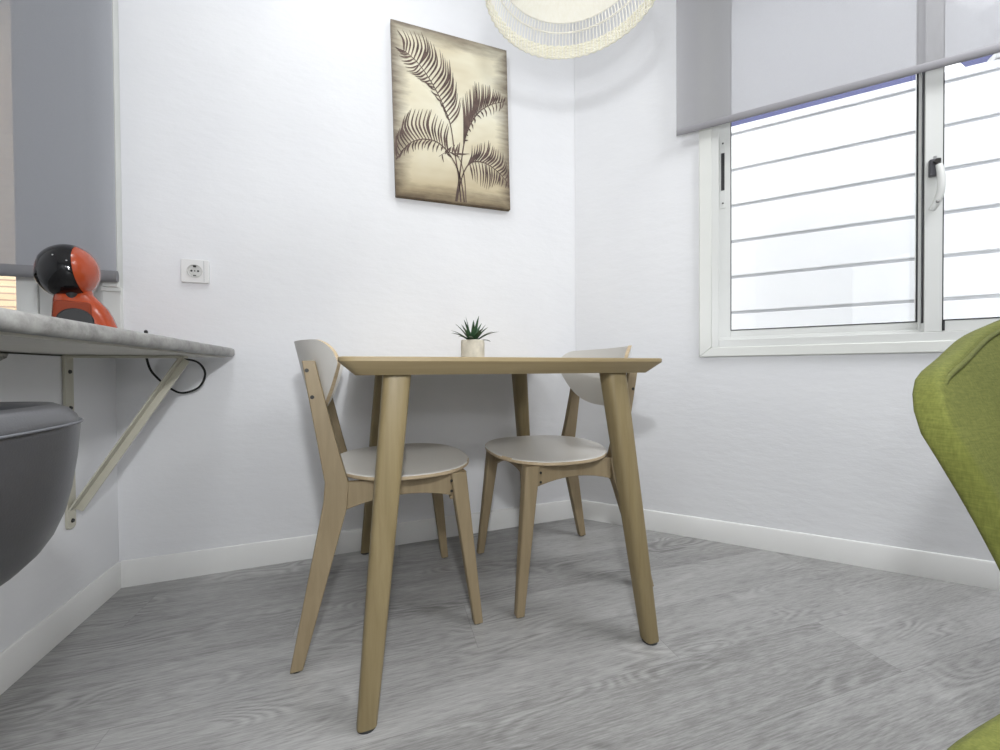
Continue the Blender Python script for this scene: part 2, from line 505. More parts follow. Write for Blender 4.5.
obj('sash_gap_strip', bm, M['rubber'], sr)  # black strip standing in for the dark gap between the sashes
# flush latch on the left sash
bm = bmesh.new(); box(bm, .602, .624, .0315, .0345, 1.375, 1.675)
la = obj('latch_plate', bm, M['pvc'], sl, bevel=.001)
bm = bmesh.new(); box(bm, .6075, .6195, .0295, .033, 1.448, 1.600)
for k in range(5): box(bm, .609, .618, .0275, .030, 1.548 + k * .009, 1.553 + k * .009)
obj('latch_slot', bm, M['rubber'], la)
for z in (1.395, 1.640):
    bm = bmesh.new(); cyl(bm, (.6135, .0285, z), (.6135, .032, z), .003, n=10); obj('screw', bm, M['dark'], la)
# lever handle on the middle stile
bm = bmesh.new(); box(bm, 1.2045, 1.2320, -.016, 0, 1.345, 1.402)
hb = obj('handle_base', bm, plain('graphite_metal', (.10, .10, .11), .35, .5), sr, bevel=.004)
bm = bmesh.new()
pts = smooth_path([(1.2250, -.016, 1.378), (1.2268, -.022, 1.348), (1.2265, -.026, 1.310), (1.2235, -.024, 1.275), (1.2150, -.018, 1.246), (1.2090, -.013, 1.234)], 6)
rr = [.0085 + .0015 * sin(pi * i / (len(pts) - 1)) for i in range(len(pts))]
sweep(bm, pts, rr, 12)
lev = obj('lever', bm, M['pvc'], hb)
bm = bmesh.new(); cyl(bm, (1.2180, -.0305, 1.2560), (1.2175, -.024, 1.2535), .0050, n=12); obj('lever_plug', bm, M['dark'], lev)
bm = bmesh.new(); cyl(bm, (1.219, -.024, 1.390), (1.219, -.014, 1.390), .008, n=14); obj('pivot', bm, M['dark'], hb)
bm = bmesh.new(); cyl(bm, (1.220, -.006, 1.400), (1.220, -.006, 1.412), .004, n=10); obj('lock_pin', bm, M['metal'], hb)

# ------------------------------------------------------------------ right blind
BZ = 1.684
rb = tag(empty('roller_blind', (L, 0, 0), -ANG), 'wide light grey translucent roller blind half lowered over the sliding window', 'blind')
bm = bmesh.new()
nx, nz = 30, 12
g = [[bm.verts.new((.4425 + (2.06 - .4425) * i / nx, -.036 - .002 * sin(i * .55) * (1 - j / nz), BZ + .02 + (2.605 - BZ) * j / nz)) for i in range(nx + 1)] for j in range(nz + 1)]
for j in range(nz):
    for i in range(nx): bm.faces.new((g[j][i], g[j][i + 1], g[j + 1][i + 1], g[j + 1][i]))
fb_ = obj('fabric', bm, M['blindR'], rb)
bm = bmesh.new()
loft(bm, [[V(x, -.036 + .0060 * cos(t), BZ + .012 + .014 * sin(t)) for t in [2 * pi * k / 14 for k in range(14)]] for x in (.4425, 2.06)])
obj('hem_bar', bm, M['rail'], rb)
bm = bmesh.new(); cyl(bm, (.435, -.06, 2.62), (2.07, -.06, 2.62), .03, n=24); obj('roller_tube', bm, M['pvc'], rb)
for x in (.432, 2.067):
    bm = bmesh.new(); box(bm, x, x + .006, -.12, -.002, 2.585, 2.655); obj('end_bracket', bm, M['pvc'], rb, bevel=.002)

# ------------------------------------------------------------------ left window and blind (set in the back wall)
w2 = tag(empty('window_2', (0, 0, 0)), kind='structure')
bm = bmesh.new()
box(bm, W2X0, W2X0 + .04, -.008, .12, W2Z0, W2Z1); box(bm, -.030, W2X1, -.008, .12, W2Z0, .992)
box(bm, -.030, W2X1 - .016, -.008, .12, .992, W2Z1)
box(bm, W2X1 - .016, W2X1, .008, .12, .992, W2Z1)
box(bm, W2X0 + .04, -.03, .02, .12, W2Z0, W2Z0 + .012); box(bm, W2X0 + .04, -.03, -.008, .12, W2Z1 - .05, W2Z1)
obj('frame', bm, M['pvc'], w2, bevel=.002)
bm = bmesh.new(); box(bm, -.239, -.1905, .000, .05, W2Z0 + .012, W2Z1 - .05); box(bm, W2X0 + .04, W2X0 + .09, .0, .05, W2Z0 + .012, W2Z1 - .05)
box(bm, W2X0 + .09, -.239, .0, .05, W2Z0 + .012, W2Z0 + .03); box(bm, W2X0 + .09, -.239, .0, .05, W2Z1 - .09, W2Z1 - .05)
s2 = obj('sash', bm, M['pvc'], w2, bevel=.0015)
bm = bmesh.new(); box(bm, W2X0 + .09, -.239, .022, .027, W2Z0 + .03, W2Z1 - .09); obj('pane', bm, M['glass'], s2)
bm = bmesh.new()
box(bm, -.189, -.100, .004, .05, W2Z0 + .012, W2Z1 - .05); box(bm, -.098, -.030, .006, .05, W2Z0 + .012, W2Z1 - .05)
obj('fixed_panel', bm, M['pvc'], w2, bevel=.002)
bm = bmesh.new(); box(bm, -.032, .021, -.014, -.008, .976, .990); box(bm, -.024, .015, -.020, -.008, .990, 1.010)
obj('ledge', bm, M['pvc'], w2, bevel=.002)
bm = bmesh.new()      # dark lever of the window, only its rounded tip reaches into the picture
pts = smooth_path([(-.42, -.03, .94), (-.36, -.034, .942), (-.31, -.034, .938), (-.2735, -.034, .928)], 5)
sweep(bm, pts, [.011] * 10 + [.0105, .0105, .0105, .011, .010, .005][:len(pts) - 10], 12)
obj('handle', bm, M['blackm'], s2)
bm = bmesh.new(); box(bm, -.43, -.405, -.036, .004, .92, .97); obj('handle_mount', bm, M['blackm'], s2, bevel=.004)

lb = tag(empty('roller_blind', (0, 0, 0)), 'dark grey roller blind lowered behind the coffee machine at the left edge', 'blind')
LZ = 1.000
bm = bmesh.new()
xs = [-.80 + .824 * i / 60 for i in range(61)]
def fold(x): return -.042 + .0035 * math.exp(-((x + .038) / .006) ** 2) - .002 * math.exp(-((x + .028) / .008) ** 2)
g = [[bm.verts.new((x, fold(x), z)) for x in xs] for z in (LZ + .03, 1.3, 1.7, 2.1, 2.52)]
for a, b2 in zip(g, g[1:]):
    for i in range(60): bm.faces.new((a[i], a[i + 1], b2[i + 1], b2[i]))
obj('fabric', bm, M['blindL'], lb)
bm = bmesh.new()
loft(bm, [[V(x, -.042 + .008 * cos(t), LZ + .019 + .0185 * sin(t)) for t in [2 * pi * k / 14 for k in range(14)]] for x in (-.80, .026)])
obj('hem_bar', bm, plain('dark_grey_hem_bar', (.19, .19, .20), .5), lb)
bm = bmesh.new(); cyl(bm, (-.81, -.045, 2.54), (.030, -.045, 2.54), .028, n=24); obj('roller_tube', bm, M['pvc'], lb)
bm = bmesh.new(); box(bm, .030, .035, -.08, .006, 2.50, 2.58); obj('end_bracket', bm, M['pvc'], lb)

# ------------------------------------------------------------------ outside
fe = tag(empty('slatted_fence', (L, 0, 0), -ANG), 'white horizontal board fence outside the sliding window with narrow grey gaps', 'fence')
FY = .90
FS = (1.793 + FY) / 1.793
FP = .1428 * FS
FT = .71 + .974 * FS
for k in range(-5, 6):
    z0 = .71 + .2285 * FS + FP * k + .007
    bm = bmesh.new(); box(bm, -.8, 4.6, FY, FY + .012, z0, min(z0 + FP - .017, FT))
    if z0 < FT - .03: obj('slat', bm, M['fence'], fe, bevel=.004)
for x in (-.7, .9, 2.0, 3.5):
    bm = bmesh.new(); box(bm, x - .03, x + .03, FY + .019, FY + .08, 0, FT); obj('post', bm, M['fence'], fe)
bm = bmesh.new(); box(bm, -.8, 3.6, FY + .0125, FY + .0185, .1, FT - .03); obj('backing', bm, plain('grey_backing', (.58, .58, .60), .7), fe)
bm = bmesh.new(); box(bm, 1.78, 3.6, FY - .01, FY + .05, FT, FT + .03); obj('top_cap', bm, M['fencecap'], fe, bevel=.003)

bh = tag(empty('blue_house', (L, 0, 0), -ANG), 'building with lilac blue lower wall and white beams showing above the white fence', 'building')
bm = bmesh.new(); box(bm, -2.5, 6.0, 2.6, 5.5, 0, 3.15); obj('blue_wall', bm, M['blue'], bh)
bm = bmesh.new(); box(bm, -2.5, 6.0, 2.62, 5.5, 3.15, 4.5); obj('sky_screen_wall', bm, plain('sky_screen_grey', (.29, .29, .30), .8), bh)  # added above the blue wall to cut the bright sky behind the blind
for (a, b2) in (((1.55, 2.60), (2.35, 3.10)), ((2.45, 2.55), (2.75, 3.2)), ((.95, 2.55), (1.25, 2.72))):
    bm = bmesh.new(); n = (Vector((b2[0] - a[0], 0, b2[1] - a[1]))).normalized(); pz = V(-n.z, 0, n.x) * .07
    p0, p1 = V(a[0], 2.5, a[1]), V(b2[0], 2.5, b2[1])
    prism(bm, [p0 - pz, p1 - pz, p1 + pz, p0 + pz], (0, .098, 0)); obj('beam', bm, M['whitebeam'], bh)
bm = bmesh.new(); prism(bm, [(-2.6, 2.3, 4.5), (6.1, 2.3, 4.5), (6.1, 5.7, 4.5), (-2.6, 5.7, 4.5)], (0, 0, .15)); obj('roof', bm, M['whitebeam'], bh)

bb = tag(empty('brick_house', (-1.5, 1.7, 0)), 'sunlit yellow brick house seen through the left window under the blind', 'building')
bm = bmesh.new(); box(bm, -3.5, 2.2, 0, 1.5, 0, 4.5); obj('brick_wall', bm, M['brick'], bb)
bm = bmesh.new(); box(bm, -3.5, 2.2, -.03, .0, 1.045, 1.085); obj('stone_band', bm, M['stone'], bb, bevel=.004)
bm = bmesh.new(); prism(bm, [(-3.6, -.15, 4.5), (2.3, -.15, 4.5), (2.3, 1.6, 4.5), (-3.6, 1.6, 4.5)], (0, 0, .15)); obj('roof', bm, M['stone'], bb)

bm = bmesh.new(); box(bm, -12, 14, -12, 14, -.16, -.09)
tag(obj('ground', bm, M['asphalt']), kind='structure')

# ------------------------------------------------------------------ worktop on the low left wall
def rounded(pts, r, k=5):
    """round the corners of a convex 2-D polygon; r may be per corner"""
    out = []
    n = len(pts)
    rs = r if hasattr(r, '__len__') else [r] * n
    for i in range(n):
        p0, p1, p2 = Vector(pts[i - 1]), Vector(pts[i]), Vector(pts[(i + 1) % n])
        if rs[i] == 0: out.append(tuple(p1)); continue
        a = p1 + (p0 - p1).normalized() * rs[i]; b = p1 + (p2 - p1).normalized() * rs[i]
        for j in range(k + 1):
            t = j / k
            q = a * (1 - t) ** 2 + p1 * 2 * t * (1 - t) + b * t * t
            out.append((q.x, q.y))
    return out
ct = tag(empty('worktop', (0, 0, .766)), 'long grey mottled worktop along the left wall on an iron bracket', 'worktop')
out = rounded([(-.24, -2.4), (.334, -2.4), (.336, -.008), (.118, -.008), (.114, -.028), (.064, -.028), (.060, -.008), (-.24, -.008)], [0, .02, .018, 0, 0, 0, 0, 0])
bm = bmesh.new()
prof = [(0, .011), (.003, .0145), (.008, .0165), (.022, .0165), (.0265, .0145), (.0295, .009), (.030, .002)]
def inset(p, d):
    x, y = p
    cx, cy = .05, -1.2
    return (x - (d if x > .2 else 0), y - (d if y > cy else -d) * (1 if x > .2 else 0))
rings = [[V(*inset(p, .0165 - ins), z) for p in out] for z, ins in prof]
loft(bm, rings)
obj('slab', bm, M['counter'], ct)
bm = bmesh.new(); box(bm, -.115, .316, -2.38, -.052, -.0045, .001)
obj('underside_board', bm, M['under'], ct)

br = tag(empty('shelf_bracket', (0, -.215, 0)), 'beige painted iron wall bracket with a diagonal strut under the grey worktop', 'bracket')
bm = bmesh.new()
o2 = rounded([(-.016, .281), (.016, .281), (.016, .7605), (-.016, .7605)], [.014, .014, 0, 0])
prism(bm, [(-.0055, y, z) for y, z in o2], (.0065, 0, 0))
obj('wall_plate', bm, M['bracket'], br, bevel=.001)
bm = bmesh.new(); box(bm, .001, .265, -.016, .016, .7535, .7605); obj('arm', bm, M['bracket'], br, bevel=.001)
bm = bmesh.new()
d = (V(.255, 0, .757) - V(0, 0, .335)).normalized(); n = V(-d.z, 0, d.x)
p0, p1 = V(.002, 0, .332), V(.254, 0, .7535)
prism(bm, [p0 + V(0, -.014, 0), p1 + V(0, -.014, 0), p1 + V(0, .014, 0), p0 + V(0, .014, 0)], n * .004)
prism(bm, [p0 + V(0, .010, 0), p1 + V(0, .010, 0), p1 + V(0, .014, 0), p0 + V(0, .014, 0)], n * -.018)
obj('strut', bm, M['bracket'], br, bevel=.0006)
for z in (.303, .615, .715, .48):
    bm = bmesh.new(); cyl(bm, (.0005, .001, z), (.0042, .001, z), .0062, .0045, n=14); obj('screw', bm, M['dark'], br)

# ------------------------------------------------------------------ coffee machine
cm = tag(empty('coffee_machine', (.026, -.222, .7965), radians(28.3)), 'orange and black pod coffee machine with an egg shaped head on the worktop', 'coffee machine')
def ell(bm, c, r, tilt=0, n=40, m=24):
    c = Vector(c); rings = []
    rm = Matrix.Rotation(tilt, 3, 'Y')
    vs = []
    top = bm.verts.new(c + rm @ V(0, 0, r[2])); bot = bm.verts.new(c + rm @ V(0, 0, -r[2]))
    for i in range(1, m):
        ph = pi * i / m
        vs.append([bm.verts.new(c + rm @ V(r[0] * sin(ph) * cos(2 * pi * k / n), r[1] * sin(ph) * sin(2 * pi * k / n), r[2] * cos(ph))) for k in range(n)])
    for k in range(n):
        j = (k + 1) % n
        bm.faces.new((top, vs[0][k], vs[0][j])); bm.faces.new((bot, vs[-1][j], vs[-1][k]))
        for a, b2 in zip(vs, vs[1:]): bm.faces.new((a[k], b2[k], b2[j], a[j]))
HC = V(-.0165, -.005, .1885)
HR = (.0605, .085, .0725)
def head_piece(name, planes, mat, grow=0):
    bm = bmesh.new(); ell(bm, HC, tuple(r + grow for r in HR), radians(10))
    for (no, k) in planes:      # keep the side no.(p-c) > k
        no = Vector(no).normalized()
        r = bmesh.ops.bisect_plane(bm, geom=bm.verts[:] + bm.edges[:] + bm.faces[:], plane_co=HC + no * k, plane_no=no, clear_inner=True)
        es = [e for e in r['geom_cut'] if isinstance(e, bmesh.types.BMEdge)]
        bmesh.ops.contextual_create(bm, geom=es)
    return obj(name, bm, mat, cm)
nA = V(.95, -.27, .10).normalized(); nB = V(-.95, -.10, .12).normalized()
head_piece('head_band', [(-nA, -.0285), (-nB, -.0585)], M['black'], .0012)
head_piece('head_back', [(nA, .029)], M['orange'])
head_piece('head_front', [(nB, .059)], M['orange'])
bm = bmesh.new()
rings = []
prof = [(0.000, -.052, .0830, .075), (.02, -.0515, .0810, .075), (.044, -.050, .0765, .074), (.070, -.0485, .0685, .072), (.094, -.047, .0580, .068), (.112, -.046, .0445, .062), (.128, -.043, .0310, .055), (.145, -.032, .028, .045)]
for z, x0, x1, dy in prof:
    rings.append([V((x0 + x1) / 2 + a, .012 + b2, z) for a, b2 in superell((x1 - x0) / 2, dy, .55, 48)])
loft(bm, rings)
bd = obj('body', bm, M['orange'], cm, ang=50)
bm = bmesh.new()
o3 = rounded([(-.0455, .003), (.0240, .003), (.0240, .104), (-.0435, .104)], .010)
prism(bm, [(x, -.0655, z) for x, z in o3], (0, .03, 0)); obj('front_panel', bm, M['orange2'], cm, bevel=.006, seg=4)
bm = bmesh.new()
lathe(bm, [(.0, 0), (.031, 0), (.034, .003), (.034, .012), (.031, .015), (0, .0152)], 36)
dt = obj('drip_tray', bm, M['blackm'], cm, loc=(-.0055, -.0655, .050), rot=(pi / 2, 0, 0))
bm = bmesh.new(); cyl(bm, (-.012, -.040, .128), (-.012, -.040, .112), .012, .009, n=18); obj('spout', bm, M['blackm'], cm)
bm = bmesh.new(); lathe(bm, [(.0, 0), (.030, 0), (.031, .002), (.024, .004), (0, .0045)], 30)
bm = bm; obj('base_plate', bm, M['blackm'], cm, loc=(.010, .012, -.0005))
# little round controls on the band
for (u, w) in ((-.042, .215), (-.020, .187), (-.019, .203)):
    bm = bmesh.new()
    y = HC.y - HR[1] * math.sqrt(max(.05, 1 - ((u - HC.x) / HR[0]) ** 2 - ((w - HC.z) / HR[2]) ** 2))
    ell(bm, (u, y, w), (.0022, .0016, .0022), 0, 10, 6); obj('indicator', bm, M['metal'], cm)

# cord
bm = bmesh.new()
pts = smooth_path([(.105, -.085, .8005), (.098, -.05, .804), (.088, -.024, .833), (.0835, -.0135, .848), (.082, -.0125, .815), (.083, -.012, .78), (.085, -.012, .752), (.099, -.014, .712), (.137, -.016, .668), (.178, -.018, .642), (.226, -.022, .657), (.247, -.026, .69), (.250, -.035, .72), (.236, -.06, .748), (.20, -.10, .757)], 8)
sweep(bm, pts, .0034, 10)
pc = tag(obj('power_cord', bm, M['cord']), 'black power cable looping below the end of the grey worktop', 'cable')
bm = bmesh.new(); sweep(bm, pts[18:27], [.004, .0048, .005, .005, .005, .005, .005, .0048, .004], 10); obj('strain_relief', bm, M['cord'], pc)

# ------------------------------------------------------------------ wall socket
so = tag(empty('wall_socket', (.2175, E, 1.062)), 'single white power socket on the back wall near the worktop', 'socket')
bm = bmesh.new()
o4 = rounded([(-.0405, -.0405), (.0405, -.0405), (.0405, .0405), (-.0405, .0405)], .006)
prism(bm, [(x, -.011, z) for x, z in o4], (0, .011, 0))
pl_ = obj('plate', bm, M['socket'], so, bevel=.0025)
bm = bmesh.new()
T = [2 * pi * k / 40 for k in range(40)]
def ringp(r, y): return [V(r * cos(t), y, r * sin(t)) for t in T]
loft(bm, [ringp(.0225, -.0105), ringp(.0225, -.0135), ringp(.0205, -.0138), ringp(.0195, -.0125), ringp(.0190, -.0113)], caps=True)
rg = obj('socket_well', bm, plain('socket_well_plastic', (.62, .62, .60), .35, var=.02), so)
for x in (-.0095, .0095):
    bm = bmesh.new(); cyl(bm, (x, -.0120, 0), (x, -.0112, 0), .0033, n=14); obj('pin_hole', bm, M['rubber'], so)
bm = bmesh.new(); cyl(bm, (0, -.0122, 0), (0, -.0112, 0), .0022, n=12); obj('screw', bm, M['dark'], so)
for s in (1, -1):
    bm = bmesh.new(); box(bm, -.004, .004, -.0142, -.0112, s * .0155 - (.003 if s > 0 else .0012), s * .0155 + (.003 if s > 0 else .0012)); obj('earth_clip', bm, M['dark'], so)
bm = bmesh.new(); box(bm, .026, .0265, -.0118, -.0105, -.036, .036); obj('plate_groove', bm, M['stone'], so)

# ------------------------------------------------------------------ canvas with palm fronds
pic = tag(empty('canvas_picture', (.8910, -.020, 1.416)), 'unframed sepia canvas of palm fronds hanging on the back wall', 'picture')
bm = bmesh.new(); box(bm, 0, PIC_W, .001, .024, 0, PIC_H)
obj('canvas', bm, M['canvas'], pic, bevel=.002)
pic.rotation_euler = (0, radians(-1.1), 0)
# crop pixel (zoomed) -> canvas coordinates by inverse bilinear
Q = [(70, 62), (465, 172), (479, 710), (88, 665)]     # tl, tr, br, bl in the zoomed photograph
def cv(px, py):
    u, v = .5, .5
    for _ in range(12):
        def f(u, v):
            return [(1 - u) * (1 - v) * Q[0][i] + u * (1 - v) * Q[1][i] + u * v * Q[2][i] + (1 - u) * v * Q[3][i] for i in (0, 1)]
        a = f(u, v); e = 1e-4
        du = [(x - y) / e for x, y in zip(f(u + e, v), a)]; dv = [(x - y) / e for x, y in zip(f(u, v + e), a)]
        det = du[0] * dv[1] - du[1] * dv[0]
        rx, ry = px - a[0], py - a[1]
        u += (rx * dv[1] - ry * dv[0]) / det; v += (du[0] * ry - du[1] * rx) / det
    u = min(.985, max(.015, u)); v = min(.992, max(.015, v))
    return V(u * PIC_W, 0, (1 - v) * PIC_H)
rng = random.Random(3)
def ribbon(bm, pts, w0, w1, yo, belly=.4):
    P = [cv(*p) for p in smooth2(pts)]
    n = len(P); vs = []
    for i, p in enumerate(P):
        d = (P[min(i + 1, n - 1)] - P[max(i - 1, 0)]).normalized(); s = V(-d.z, 0, d.x)
        t = i / (n - 1)
        w = w0 + (w1 - w0) * t if belly is None else (w0 * (.35 + .65 * min(1, t / belly)) if t < belly else w0 + (w1 - w0) * ((t - belly) / (1 - belly)))
        vs.append((bm.verts.new(p + s * w / 2 + V(0, yo, 0)), bm.verts.new(p - s * w / 2 + V(0, yo, 0))))
    for a, b2 in zip(vs, vs[1:]): bm.faces.new((a[0], a[1], b2[1], b2[0]))
def smooth2(pts): return [(q.x, q.y) for q in smooth_path([(p[0], p[1], 0) for p in pts], 5)]
def frond(name, rach, sideA, sideB, wstem=.006):
    """rach: rachis from base to tip; sideA/B: (t along the rachis, tip x, tip y) leaflet tips"""
    R = [(q.x, q.y) for q in smooth_path([(x, y, 0) for x, y in rach], 16)]
    bm = bmesh.new(); k = 0
    def atR(t):
        i = t * (len(R) - 1); a = int(min(i, len(R) - 2)); f_ = i - a
        return (R[a][0] * (1 - f_) + R[a + 1][0] * f_, R[a][1] * (1 - f_) + R[a + 1][1] * f_)
    for side, tips, lw in ((1, sideA, .0088), (-1, sideB, .0075)):
        for (ta, xa, ya, ca), (tb, xb, yb, cb), cnt in tips:
            for i in range(cnt):
                f_ = i / max(1, cnt - 1)
                t = ta + (tb - ta) * f_; b0 = atR(t)
                x = xa + (xb - xa) * f_ + rng.uniform(-4, 4); y = ya + (yb - ya) * f_ + rng.uniform(-5, 5)
                cu = ca + (cb - ca) * f_
                mx, my = (b0[0] + x) / 2, (b0[1] + y) / 2
                dx, dy = x - b0[0], y - b0[1]
                k += 1
                ribbon(bm, [b0, (mx - dy * cu, my + dx * cu), (x, y)], lw * rng.uniform(.75, 1.1), .0006, -.0002 - .00003 * (k % 17))
    n = len(R)
    ribbon(bm, R[::8] + [R[-1]], wstem, wstem * .35, -.0009, None)
    return obj(name, bm, M['palm'], pic, fixn=False)
frond('palm_frond', [(300, 688), (292, 600), (276, 500), (262, 415), (228, 330), (190, 260), (150, 205), (112, 172)],
      [((.42, 302, 345, .10), (.60, 262, 205, .16), 9), ((.60, 252, 200, .16), (.82, 178, 118, .18), 9), ((.82, 165, 110, .16), (1.0, 92, 98, .12), 7)],
      [((.44, 248, 375, -.05), (.62, 190, 290, -.12), 6), ((.64, 180, 280, -.16), (.82, 120, 240, -.2), 8), ((.82, 115, 225, -.14), (1.0, 86, 160, -.08), 7)])
frond('palm_frond', [(282, 684), (296, 590), (308, 500), (322, 445), (345, 400), (378, 368), (415, 352), (452, 346)],
      [((.30, 305, 330, .03), (.58, 350, 278, .05), 9), ((.58, 356, 276, .05), (.80, 412, 296, .08), 8), ((.80, 420, 300, .08), (1.0, 456, 328, .05), 6)],
      [((.34, 322, 470, -.05), (.58, 350, 420, -.06), 5), ((.62, 372, 400, -.08), (1.0, 448, 374, -.08), 8)])
frond('palm_frond', [(312, 688), (300, 610), (275, 545), (238, 495), (200, 474), (158, 474), (122, 495), (94, 536)],
      [((.36, 262, 430, -.08), (.56, 205, 372, -.12), 7), ((.56, 196, 368, -.14), (.76, 128, 368, -.2), 7), ((.76, 122, 378, -.2), (1.0, 92, 470, -.16), 8)],
      [((.34, 258, 520, .04), (.56, 190, 510, .1), 6), ((.58, 180, 505, .14), (.80, 130, 520, .14), 6), ((.80, 120, 520, .1), (1.0, 90, 546, .06), 5)])
frond('palm_frond', [(286, 684), (298, 620), (318, 568), (344, 548), (378, 550), (410, 566), (442, 592), (474, 626)],
      [((.30, 338, 492, .10), (.52, 396, 478, .14), 7), ((.52, 404, 482, .16), (.76, 448, 520, .2), 7), ((.76, 454, 528, .2), (1.0, 474, 598, .14), 7)],
      [((.36, 344, 610, -.03), (.60, 380, 640, -.06), 6), ((.62, 388, 640, -.06), (.84, 426, 630, -.06), 6), ((.84, 436, 632, -.05), (1.0, 470, 640, -.03), 4)])
frond('palm_shoot', [(318, 688), (312, 600), (298, 545), (276, 520), (250, 516), (226, 530)],
      [((.5, 300, 478, .0), (.8, 262, 500, -.05), 5)], [((.6, 330, 520, .02), (.9, 240, 548, .04), 4)], .004)

# ------------------------------------------------------------------ dining table
TX, TY = 1.115, -.409
tb = tag(empty('dining_table', (TX, TY, 0)), 'square light wood dining table with chamfered top and splayed legs', 'table')
tw, td, th = .398, .400, .0375
def rrect(a, b2, r, z, k=6):
    return [V(x, y, z) for x, y in rounded([(-a, -b2), (a, -b2), (a, b2), (-a, b2)], r, k)]
bm = bmesh.new()
loft(bm, [rrect(tw - .032, td - .032, .020, .74 - th), rrect(tw - .001, td - .001, .034, .74 - .0105), rrect(tw, td, .035, .74 - .009), rrect(tw, td, .035, .74 - .0015), rrect(tw - .0015, td - .0015, .034, .74)])
tt = obj('tabletop', bm, M['birchx'], tb, ang=20)
bm = bmesh.new(); cyl(bm, (.015, -td + .018, .722), (.015, -td + .0125, .7235), .0022, n=10); obj('knot', bm, M['dark'], tt)
for sx in (-1, 1):
    for sy in (-1, 1):
        bm = bmesh.new()
        top, bot = V(sx * .281, sy * .328, .7025), V(sx * .350, sy * .388, .006)
        rings = []
        for i in range(9):
            t = i / 8; p = bot.lerp(top, t)
            w = .0195 + (.0300 - .0195) * t ** .85
            a_ = math.atan2(sy, sx)
            # rounded tri-lobed section: flat outer corner, as on a planed leg
            sec = superell(w, w, .52, 32)
            rings.append([V(p.x + x, p.y + y, p.z) for x, y in sec])
        loft(bm, rings)
        lg = obj('leg', bm, M['birch'], tb, ang=50)
        bm = bmesh.new(); cyl(bm, (bot.x, bot.y, 0), (bot.x, bot.y, .0065), .0195, n=20); obj('foot_pad', bm, M['rubber'], lg)
        bm = bmesh.new(); prism(bm, [(top.x + x, top.y + y, .6945) for x, y in superell(.024, .024, .5, 28)], (0, 0, .0085)); obj('leg_plate', bm, M['legwood'], lg)

